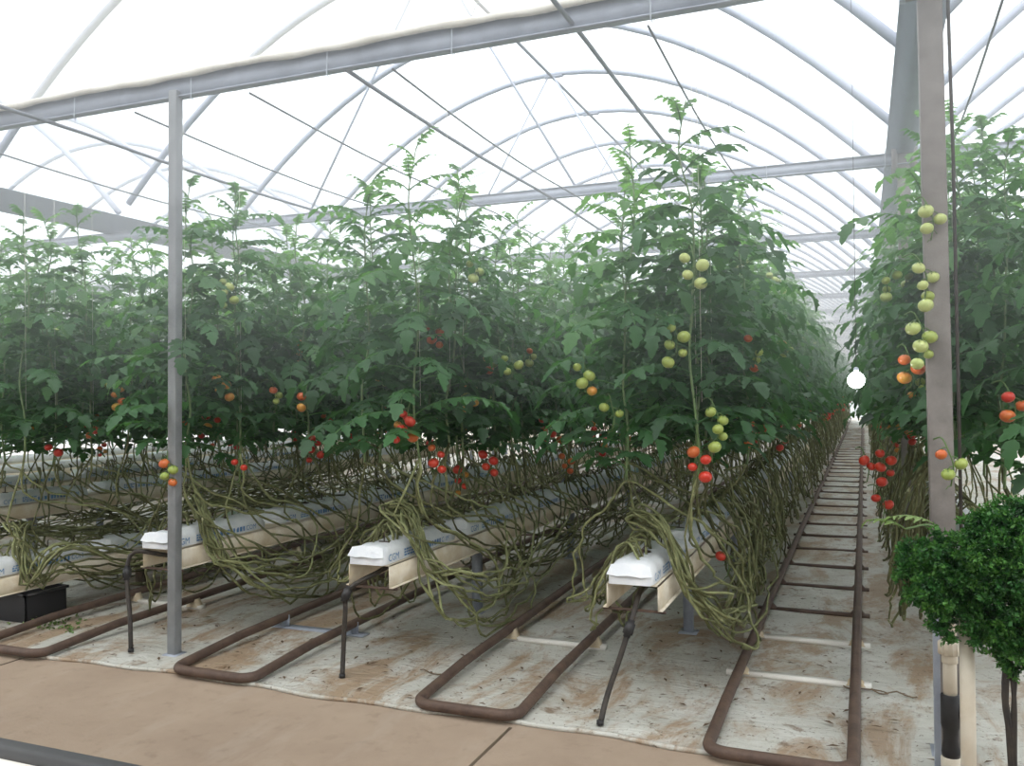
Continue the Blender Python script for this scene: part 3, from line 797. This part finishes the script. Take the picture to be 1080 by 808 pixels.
# hero trusses read off the photograph and hung where they stand on the rows' faces
def hero(u, v, ri, cols, n, face=.40, y=None, sc=1.0):
    p = at_x(u, v, ROWS[ri]['x'] + face) if y is None else at_y(u, v, y)
    best = min((q for q in PL if q[2] == ri), key=lambda q: abs(q[1][1] - p[1]) + .5 * abs(q[1][0] - p[0]))
    root, b, _ = best
    add_truss(root, tuple(p - b + np.array((-.05, .06, .13)) ), -.9 + R.uniform(-.3, .3), cols, n, sc)
for h in [(374, 468, 2, ['red'], 3), (427, 447, 1, ['red', 'red', 'turning'], 5, .3, 4.4), (462, 485, 1, ['red', 'orange'], 4, .3, 4.6), (455, 356, 1, ['orange'], 4, .3, 4.7), (325, 428, 2, ['turning', 'orange'], 3, .35, 5.0),
          (621, 402, 0, ['turning', 'green'], 4, .2, 4.4), (716, 362, 0, ['green'], 5, .2, 4.3), (735, 288, 0, ['pale'], 4, .2, 4.25), (750, 450, 0, ['green'], 5, .3, 4.3), (497, 416, 1, ['green', 'turning'], 5, .3, 4.9),
          (176, 500, 2, ['orange', 'green'], 4, 0, 4.18), (226, 448, 2, ['red', 'turning'], 4, 0, 4.9), (336, 472, 2, ['red'], 5, .4, None), (520, 490, 1, ['red', 'red'], 4, .4, None), (594, 490, 1, ['red', 'orange'], 4, .4, None),
          (235, 410, 2, ['green', 'turning'], 4, 0, 4.6), (646, 443, 0, ['green'], 2, 0, 4.5), (538, 390, 1, ['green'], 3, .3, 5.0), (765, 597, 0, ['red'], 1, .3, None), (792, 465, 0, ['red', 'orange'], 3, .45, None), (820, 470, 0, ['red', 'orange'], 3, .45, None),
          (966, 300, 6, ['pale', 'green'], 5, 0, 4.2), (968, 362, 6, ['green', 'pale'], 5, 0, 4.2), (960, 395, 6, ['orange', 'turning'], 3, 0, 4.4), (930, 490, 6, ['red'], 5, 0, 5.6), (912, 497, 6, ['red'], 2, 0, 5.6), (1000, 497, 6, ['green', 'orange'], 3, 0, 4.1), (978, 240, 6, ['pale'], 3, 0, 4.2), (925, 537, 6, ['red'], 2, 0, 5.6), (1062, 435, 6, ['red', 'orange'], 3, 0, 4.4)]:
    hero(*h)

# ------------------------------------------------------------------ the uncounted depth of the crop, one mass
mass = MB(); rg2 = np.random.default_rng(8)
LOWN = []
for (mm, path) in LOWF:
    V = np.concatenate(mm.v); C = np.concatenate(mm.c); LOWN.append((V, np.array([f for f in mm.f if len(f) == 4]), C))
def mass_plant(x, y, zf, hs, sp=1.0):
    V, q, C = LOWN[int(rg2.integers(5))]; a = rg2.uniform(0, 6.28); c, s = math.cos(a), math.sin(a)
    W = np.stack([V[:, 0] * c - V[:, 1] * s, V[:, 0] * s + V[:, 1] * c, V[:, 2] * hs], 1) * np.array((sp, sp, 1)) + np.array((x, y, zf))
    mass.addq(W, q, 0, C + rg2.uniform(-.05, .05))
vm = 0
for ri, r in enumerate(ROWS):
    ymax = {0: 49, 1: 30, 2: 20, 3: 17, 4: 16, 5: 16, 6: 49}[ri]
    for s in (1, -1):
        near = (s == 1) if ri < 6 else (s == -1)
        y = (r['lim'] if near else r['lim2']) + .2
        while y < ymax:
            far = (y - 18) / 30 if ri in (0, 6) else 0
            x = r['x'] + s * (rg2.uniform(.12, .26) + max(0, far) * .10)
            zf = rg2.uniform(1.0, 1.2)
            mass_plant(x, y, zf, rg2.uniform(.82, 1.0))
            if near or ri == 0:
                for q in range(2):
                    P = drape_path(r, y + rg2.uniform(0, .6), y, s, zf, rg2, 18)
                    mass.tube(P, .010, 3, 1, False, col=rg2.uniform(.15, .5))
                if rg2.random() < .5:
                    z = zf + rg2.uniform(-.1, .25); xx = x + s * .18
                    for q in range(3):
                        mass.lathe([(.005, -.03), (.03, -.012), (.032, .008), (.006, .03)], (xx + rg2.uniform(-.05, .05), y + rg2.uniform(-.05, .05), z + rg2.uniform(-.06, .06)), 7, 2 if rg2.random() < .7 else 3)
            y += .42 if near else .6
for x in (-10.3, -11.85, -13.4, -14.9, -15.9):
    for y in np.arange(4.6, 22, .55):
        mass_plant(x + rg2.uniform(-.2, .2), y, rg2.uniform(.75, 1.1), rg2.uniform(.85, 1.05), 1.15)
for y in np.arange(9, 30, .6):
    mass_plant(2.1 + rg2.uniform(-.25, .25), y, rg2.uniform(1., 1.2), rg2.uniform(.85, 1.0), 1.1)
o = mass.obj('distant_tomato_foliage', [M['leaf'], M['vine'], M['red'], M['orange']], None, True)
o['kind'] = 'stuff'; tag(o, 'dense mass of tomato vines filling the rows far down the greenhouse', 'tomato vines')
# far slabs and troughs beyond the counted ones
for x, dz in ((-10.3, 0), (-11.85, 0)):
    t = thing('growing_trough', 'distant trough with white slabs in the dimness behind the %s rows' % ('left' if x > -11 else 'farthest left'), 'trough', (x, 4.5, 0))
    m = MB(); m.box((-.13, 0, .5), (.13, 12, .63)); m.obj('trough_shell', M['trough'], t)
    m = MB(); m.box((-.115, 0, .63), (.115, 12, .73)); m.obj('slab_cover', M['sheet_slab'], t, bevel=.03)
    for k in range(5):
        m = MB(); m.box((-.03, .7 + k * 2.4, 0), (.03, .76 + k * 2.4, .5)); m.obj('support_leg', M['galv'], t)

# ------------------------------------------------------------------ drain hoses
def hose(P, lab, jz):
    t = thing('drain_hose', lab, 'hose')
    C = catmull(P, 24); m = MB(); m.tube(C, .0145, 8); m.obj('hose_tube', M['brown_hose'], t, smooth=True)
    i = int(np.argmin(np.abs(C[:, 2] - jz))); c = C[i]; d = C[min(i + 1, 23)] - C[i - 1]; d /= np.linalg.norm(d)
    m = MB(); m.tube([c - d * .045, c - d * .03, c - d * .028, c + d * .028, c + d * .03, c + d * .045], [.018, .018, .026, .026, .018, .018], 10); m.obj('hose_clamp', M['black'], t)
    m = MB(); e = C[-1]; m.tube([e + np.array((0, 0, .02)), e], .018, 8); m.obj('hose_foot', M['black'], t)
def hp(x, y, pix):
    P = [(x + .02, y + .35, .60 if y else 0), (x + .02, y + .08, .575)]
    for (u, v, yy) in pix: P.append(tuple(at_y(u, v, yy)))
    e = P[-1]; P[-1] = (e[0], e[1], .012); return P
hose(hp(-1.1, 4.33, [(668, 648, 4.27), (655, 690, 4.2), (640, 735, 4.12), (633, 768, 4.04)]), 'black drain hose slanting from the trough end nearest the long rails', .42)
hose(hp(-2.64, 4.33, [(368, 622, 4.28), (364, 650, 4.26), (362, 690, 4.24), (361, 724, 4.2)]), 'black drain hose hanging straight from the middle trough end', .47)
hose(hp(-4.19, 4.33, [(142, 582, 4.3), (134, 605, 4.26), (137, 650, 4.2), (138, 693, 4.16)]), 'black drain hose hanging beside the slim square post', .46)

# ------------------------------------------------------------------ bottom-right plumbing and the curly parsley
t = thing('water_pipe', 'tall cream PVC pipe standing below the curly parsley', 'pipe')
p = at_y(1021, 760, 3.55); m = MB(); m.tube([(p[0], p[1], 0), (p[0], p[1], .78)], .026, 14); m.obj('pipe_tube', M['pvc'], t, smooth=True)
m = MB(); m.lathe([(.04, 0), (.04, .04), (.031, .045), (.031, .07)], (p[0], p[1], 0), 16); m.obj('pipe_socket', M['pvc'], t)
p = at_y(1003, 790, 4.02); x, y = p[0], p[1]
t = thing('valve_standpipe', 'black and cream valve standpipe beside the grey post foot', 'standpipe', (x, y, 0))
m = MB(); m.lathe([(.052, 0), (.052, .085), (.046, .09)], (0, 0, 0), 18); m.obj('cream_base', M['pvc'], t)
m = MB(); m.lathe([(.046, .09), (.05, .11), (.04, .16), (.042, .2), (.05, .22), (.05, .34), (.044, .345)], (0, 0, 0), 18); m.obj('black_valve', M['black'], t, smooth=True)
m = MB(); m.tube([(.03, 0, .27), (.10, -.01, .27), (.12, -.01, .275)], [.03, .03, .02], 10); m.obj('side_branch', M['black'], t)
m = MB(); m.lathe([(.036, .345), (.036, .47), (.034, .475)], (0, 0, 0), 18); m.obj('cream_riser', M['pvc'], t)
m = MB()
m.lathe([(.042, .475), (.042, .5), (.037, .51)], (0, 0, 0), 18); m.lathe([(.056, .51), (.056, .56), (.040, .565)], (0, 0, 0), 18)
for k in range(14):
    a = k * 2 * math.pi / 14; m.obox((.056 * math.cos(a), .056 * math.sin(a), .535), ((.004 * math.cos(a), .004 * math.sin(a), 0), (-.004 * math.sin(a), .004 * math.cos(a), 0), (0, 0, .024)))
m.obj('union_nut', M['pvc'], t)
m = MB(); m.lathe([(.036, .565), (.036, .72), (.03, .725)], (0, 0, 0), 18); m.obj('cream_riser', M['pvc'], t)
t.scale = (.74, .74, 1)
p = at_y(988, 720, 4.1); m = MB(); m.box((p[0] - .013, p[1] - .013, 0), (p[0] + .013, p[1] + .013, .95)); tag(m.obj('stake', M['galv'], bevel=.003), 'thin grey steel stake left of the valve standpipe', 'stake')
p = at_y(1066, 760, 3.5)
m = MB(); C = catmull([(p[0] - .3, p[1] + .25, .03), (p[0] - .12, p[1] + .1, .035), (p[0] + .1, p[1] + .12, .03), (p[0] + .4, p[1] + .2, .025)], 20); m.tube(C, .016, 8); tag(m.obj('ground_hose', M['brown_hose'], smooth=True), 'dark hose lying on the ground behind the cream pipe', 'hose')
# white sheet corner lying on the path with black strap
pts = [at_y(u, v, yy) for u, v, yy in ((925, 806, 3.8), (972, 797, 3.86), (985, 830, 3.7), (930, 840, 3.65))]
m = MB()
q = np.array([(-.12, .5 * .1), (0, 0)])
a0 = at_y(970, 797, 3.88); a1 = at_y(905, 812, 3.8)
m.add([(a0[0], a0[1], .05), (a1[0], a1[1], .004), (a1[0] + .05, a1[1] - .25, .004), (a0[0] + .06, a0[1] - .25, .035), (a0[0] - .08, a0[1] - .02, .045), (a0[0] - .04, a0[1] - .26, .035)], [(4, 1, 2, 5), (0, 4, 5, 3)])
tag(m.obj('sheet_offcut', M['white_plastic']), 'white plastic sheet offcut lying at the path edge by the rail end', 'sheet')
m = MB(); m.obox((a0[0] + .035, a0[1] - .12, .03), ((.012, 0, -.004), (.03, -.14, -.004), (0, 0, .003))); tag(m.obj('strap', M['black']), 'black strap end lying beside the white sheet offcut', 'strap')

# curly parsley
bush = thing('curly_parsley', 'dense dark green curly parsley bush beside the tall grey post', 'parsley', (0, 0, 0))
pc = at_y(1036, 610, 3.55)
rg3 = np.random.default_rng(4); m = MB(); n = 0
lobes = [((985, 600), .12), ((1030, 590), .16), ((1075, 585), .18), ((1020, 640), .13), ((1065, 640), .16), ((1000, 620), .12), ((1040, 665), .08), ((1072, 690), .07), ((1110, 610), .2), ((970, 590), .07), ((1060, 570), .13), ((1095, 670), .12), ((965, 618), .06), ((1082, 553), .1), ((1000, 655), .07)]
O, D, Nn, LL, TT = [], [], [], [], []
for (uv, rad) in lobes:
    c = at_y(*uv, 3.55 + rg3.uniform(-.06, .06))
    for q in range(int(3300 * rad * rad * 1.6)):
        d = rg3.normal(0, 1, 3); d /= np.linalg.norm(d); rr = rad * (rg3.uniform(.62, 1.05) + (.2 if rg3.random() < .12 else 0))
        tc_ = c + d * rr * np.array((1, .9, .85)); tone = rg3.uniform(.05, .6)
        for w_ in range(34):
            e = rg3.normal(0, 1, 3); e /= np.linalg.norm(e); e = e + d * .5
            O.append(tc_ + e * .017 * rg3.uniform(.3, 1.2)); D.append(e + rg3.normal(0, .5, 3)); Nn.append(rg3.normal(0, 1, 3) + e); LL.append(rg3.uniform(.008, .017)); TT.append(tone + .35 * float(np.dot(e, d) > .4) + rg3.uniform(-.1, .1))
O, D, Nn, LL = map(np.array, (O, D, Nn, LL))
V, q, kk = leaflets(O, D, Nn, LL, False)
V = V + rg3.normal(0, .0022, V.shape)
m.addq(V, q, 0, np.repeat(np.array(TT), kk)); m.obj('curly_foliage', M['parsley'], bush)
for k in range(7):
    uu = 1066 + rg3.uniform(-3, 5); e = at_y(1052 + k * 5, 660, 3.55)
    b = at_y(1067, 815, 3.5)
    m = MB(); C = catmull([(b[0] + rg3.uniform(-.012, .012), b[1], 0), (b[0] + rg3.uniform(-.012, .012), b[1], .3), (b[0] + rg3.uniform(-.02, .02), b[1] + .02, .55), tuple(e)], 16); m.tube(C, .008, 6, col=.1); m.obj('stalk', M['brown_hose'], bush, smooth=True)
# pale ferny shoots above it
t = thing('young_tomato_shoot', 'light green feathery shoot just above the curly parsley', 'shoot')
m = MB(); OO = []
for (u, v, az) in ((955, 558, 2.6), (985, 553, 2.9), (1010, 562, .3), (1040, 560, .5), (1030, 548, 1.2)):
    p = at_y(u, v, 3.75); pr, O, D, Nm, LL = leaf(p, az, .16, .5, -.4, .04); m.tube(pr, .003, 4, col=.5); V, q, kk = leaflets(O, D, Nm, LL); m.addq(V, q, 0, .6)
m.obj('shoot_leaves', M['weed'], t)
e = at_y(1000, 556, 3.75); m = MB(); m.tube(catmull([(e[0] + .05, 3.66, .86), (e[0] + .03, 3.72, .95), (e[0] - .05, 3.75, e[2]), tuple(at_y(955, 558, 3.75))], 14), .005, 5); m.tube(catmull([(e[0] + .05, 3.68, .9), (e[0] + .06, 3.75, e[2] - .02), tuple(at_y(1040, 560, 3.75))], 10), .004, 5); m.obj('shoot_stem', M['stem'], t)

# ------------------------------------------------------------------ left-edge crate and weeds, litter
c = at_y(20, 668, 4.6); t = thing('crate', 'dark plastic crate under the low trough', 'crate', (c[0] + .02, c[1], .0))
m = MB(); w = .26
for a, b in (((-w, -.17, .0), (w, -.155, .2)), ((-w, .155, 0), (w, .17, .2)), ((-w, -.17, 0), (-w + .015, .17, .2)), ((w - .015, -.17, 0), (w, .17, .2)), ((-w, -.17, 0), (w, .17, .015))): m.box(a, b)
m.obj('crate_body', M['crate'], t, bevel=.003)
m = MB()
for a, b in (((-w - .012, -.182, .19), (w + .012, -.165, .21)), ((-w - .012, .165, .19), (w + .012, .182, .21)), ((-w - .012, -.182, .19), (-w + .01, .182, .21)), ((w - .01, -.182, .19), (w + .012, .182, .21))): m.box(a, b)
m.obj('crate_rim', M['black'], t)
wd = MB(); AO = []
for k in range(160):
    p = at_y(30 + R.uniform(-10, 45), 676, 4.45 + R.uniform(-.1, .3)); O = np.array([(p[0] + R.uniform(-.2, .2), p[1], .01)]); wd_v, q, kk = leaflets(O, np.array([(R.uniform(-1, 1), R.uniform(-1, 1), R.uniform(.3, 1))]), np.array([(R.uniform(-1, 1), R.uniform(-1, 1), 1.)]), np.array([R.uniform(.02, .045)]), False); wd.addq(wd_v, q, 0, R.uniform(.2, .8))
o = wd.obj('weed_leaves', M['weed']); o['kind'] = 'stuff'; tag(o, 'small green weeds growing by the rail near the crate', 'weeds')
lt = MB()
for k in range(900):
    X, Y = R.uniform(-7, 1.2), 4.05 + 9 * R.random() ** 1.6
    L = R.uniform(.008, .035); a = R.uniform(0, 6.28); c, s = math.cos(a) * L, math.sin(a) * L
    z = .018
    lt.add([(X - c, Y - s, z), (X + s * .3, Y - c * .3, z + .004), (X + c, Y + s, z + .002), (X - s * .3, Y + c * .3, z + .005)], [(0, 1, 2, 3)])
o = lt.obj('leaf_litter', M['litter']); o['kind'] = 'stuff'; tag(o, 'dry leaf litter scattered over the white ground sheet', 'litter')
# twigs on the sheet beside the long rails
for k, (u, v, yy) in enumerate([(935, 655, 5.6), (905, 626, 6.4), (455 * 1.0, 712, 4.6)]):
    p = at_y(u, v, 5.0 if k < 2 else 4.45); p[2] = .015
    m = MB(); m.tube(wiggle(catmull([p + np.array((-.08, .02, 0)), p, p + np.array((.07, -.03, .004)), p + np.array((.14, -.03, 0))], 12), .004, rg), .004, 5)
    tag(m.obj('dry_twig', M['brown_block']), 'dry brown twig on white sheet ' + ['right of the long rails by the parsley', 'right of the long rails farther in', 'inside the loop of the rails near the trough'][k], 'twig')

# bright round lamp at the aisle mouth, added to stand in for a window-glass reflection
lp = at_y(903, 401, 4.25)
t = thing('reflection_globe', 'brilliant small round white lamp standing in for a window reflection at the aisle mouth', 'glint', tuple(lp))
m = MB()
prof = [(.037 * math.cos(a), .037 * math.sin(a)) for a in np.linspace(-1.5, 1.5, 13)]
m.lathe(prof, (0, 0, 0), 20); m.obj('glowing_globe', M['glint'], t, smooth=True)
m = MB(); m.tube([(0, 0, .04), (0, 0, H + 1.87 - lp[2])], .0012, 5); m.obj('added_cord', M['black'], t)
m = MB(); m.lathe([(.012, .034), (.011, .055), (.003, .06)], (0, 0, 0), 14); m.obj('added_holder', M['galv'], t)

# ------------------------------------------------------------------ distance haze, thickened under the roof to imitate lens glare
hm, hnt, hout = newmat('glare_haze')
hg = N(hnt, 'ShaderNodeNewGeometry'); hs_ = N(hnt, 'ShaderNodeSeparateXYZ'); hnt.links.new(hg.outputs['Position'], hs_.inputs[0])
mr = N(hnt, 'ShaderNodeMapRange'); mr.inputs['From Min'].default_value = 1.5; mr.inputs['From Max'].default_value = 3.2; mr.inputs['To Min'].default_value = .001; mr.inputs['To Max'].default_value = .115
hnt.links.new(hs_.outputs['Z'], mr.inputs['Value'])
hv = N(hnt, 'ShaderNodeVolumeScatter'); hv.inputs['Color'].default_value = (.97, .985, 1, 1); hv.inputs['Anisotropy'].default_value = 0; hnt.links.new(mr.outputs[0], hv.inputs['Density'])
hnt.links.new(hv.outputs[0], hout.inputs['Volume'])
m = MB(); m.box((-16.8, -1.5, -.05), (8.8, YE - .1, ZS - .02)); o = m.obj('haze', hm); o['kind'] = 'stuff'; tag(o, 'pale haze imitating lens glare under the greenhouse roof', 'haze')

# ------------------------------------------------------------------ light
w = bpy.data.worlds.new('sky'); SC.world = w; w.use_nodes = True
nt = w.node_tree; nt.nodes.clear()
out = nt.nodes.new('ShaderNodeOutputWorld'); bg = nt.nodes.new('ShaderNodeBackground')
tc = nt.nodes.new('ShaderNodeTexCoord'); sep = nt.nodes.new('ShaderNodeSeparateXYZ'); nt.links.new(tc.outputs['Generated'], sep.inputs[0])
c = ramp(nt, sep.outputs['Z'], [(0., (.28, .31, .29)), (.14, (.85, .92, .95)), (1., (1, 1, 1))])
nt.links.new(c, bg.inputs[0]); bg.inputs[1].default_value = 2.4
nt.links.new(bg.outputs[0], out.inputs[0])
sun = bpy.data.lights.new('overcast_sun', 'SUN'); sun.energy = 1.9; sun.angle = math.radians(40); sun.color = (1, .98, .95)
so = bpy.data.objects.new('overcast_sun', sun); COL.objects.link(so); so.rotation_euler = Euler((math.radians(38), math.radians(14), 0))

SC.view_settings.view_transform = 'Standard'; SC.view_settings.look = 'None'
SC.view_settings.exposure = .28; SC.view_settings.gamma = 1.0
SC.cycles.max_bounces = 7; SC.cycles.diffuse_bounces = 4; SC.cycles.transparent_max_bounces = 12; SC.cycles.transmission_bounces = 4
SC.cycles.use_denoising = True
SC.cycles.sample_clamp_indirect = 6
SC.cycles.volume_bounces = 0
SC.cycles.volume_step_rate = 4
SC.cycles.volume_max_steps = 64
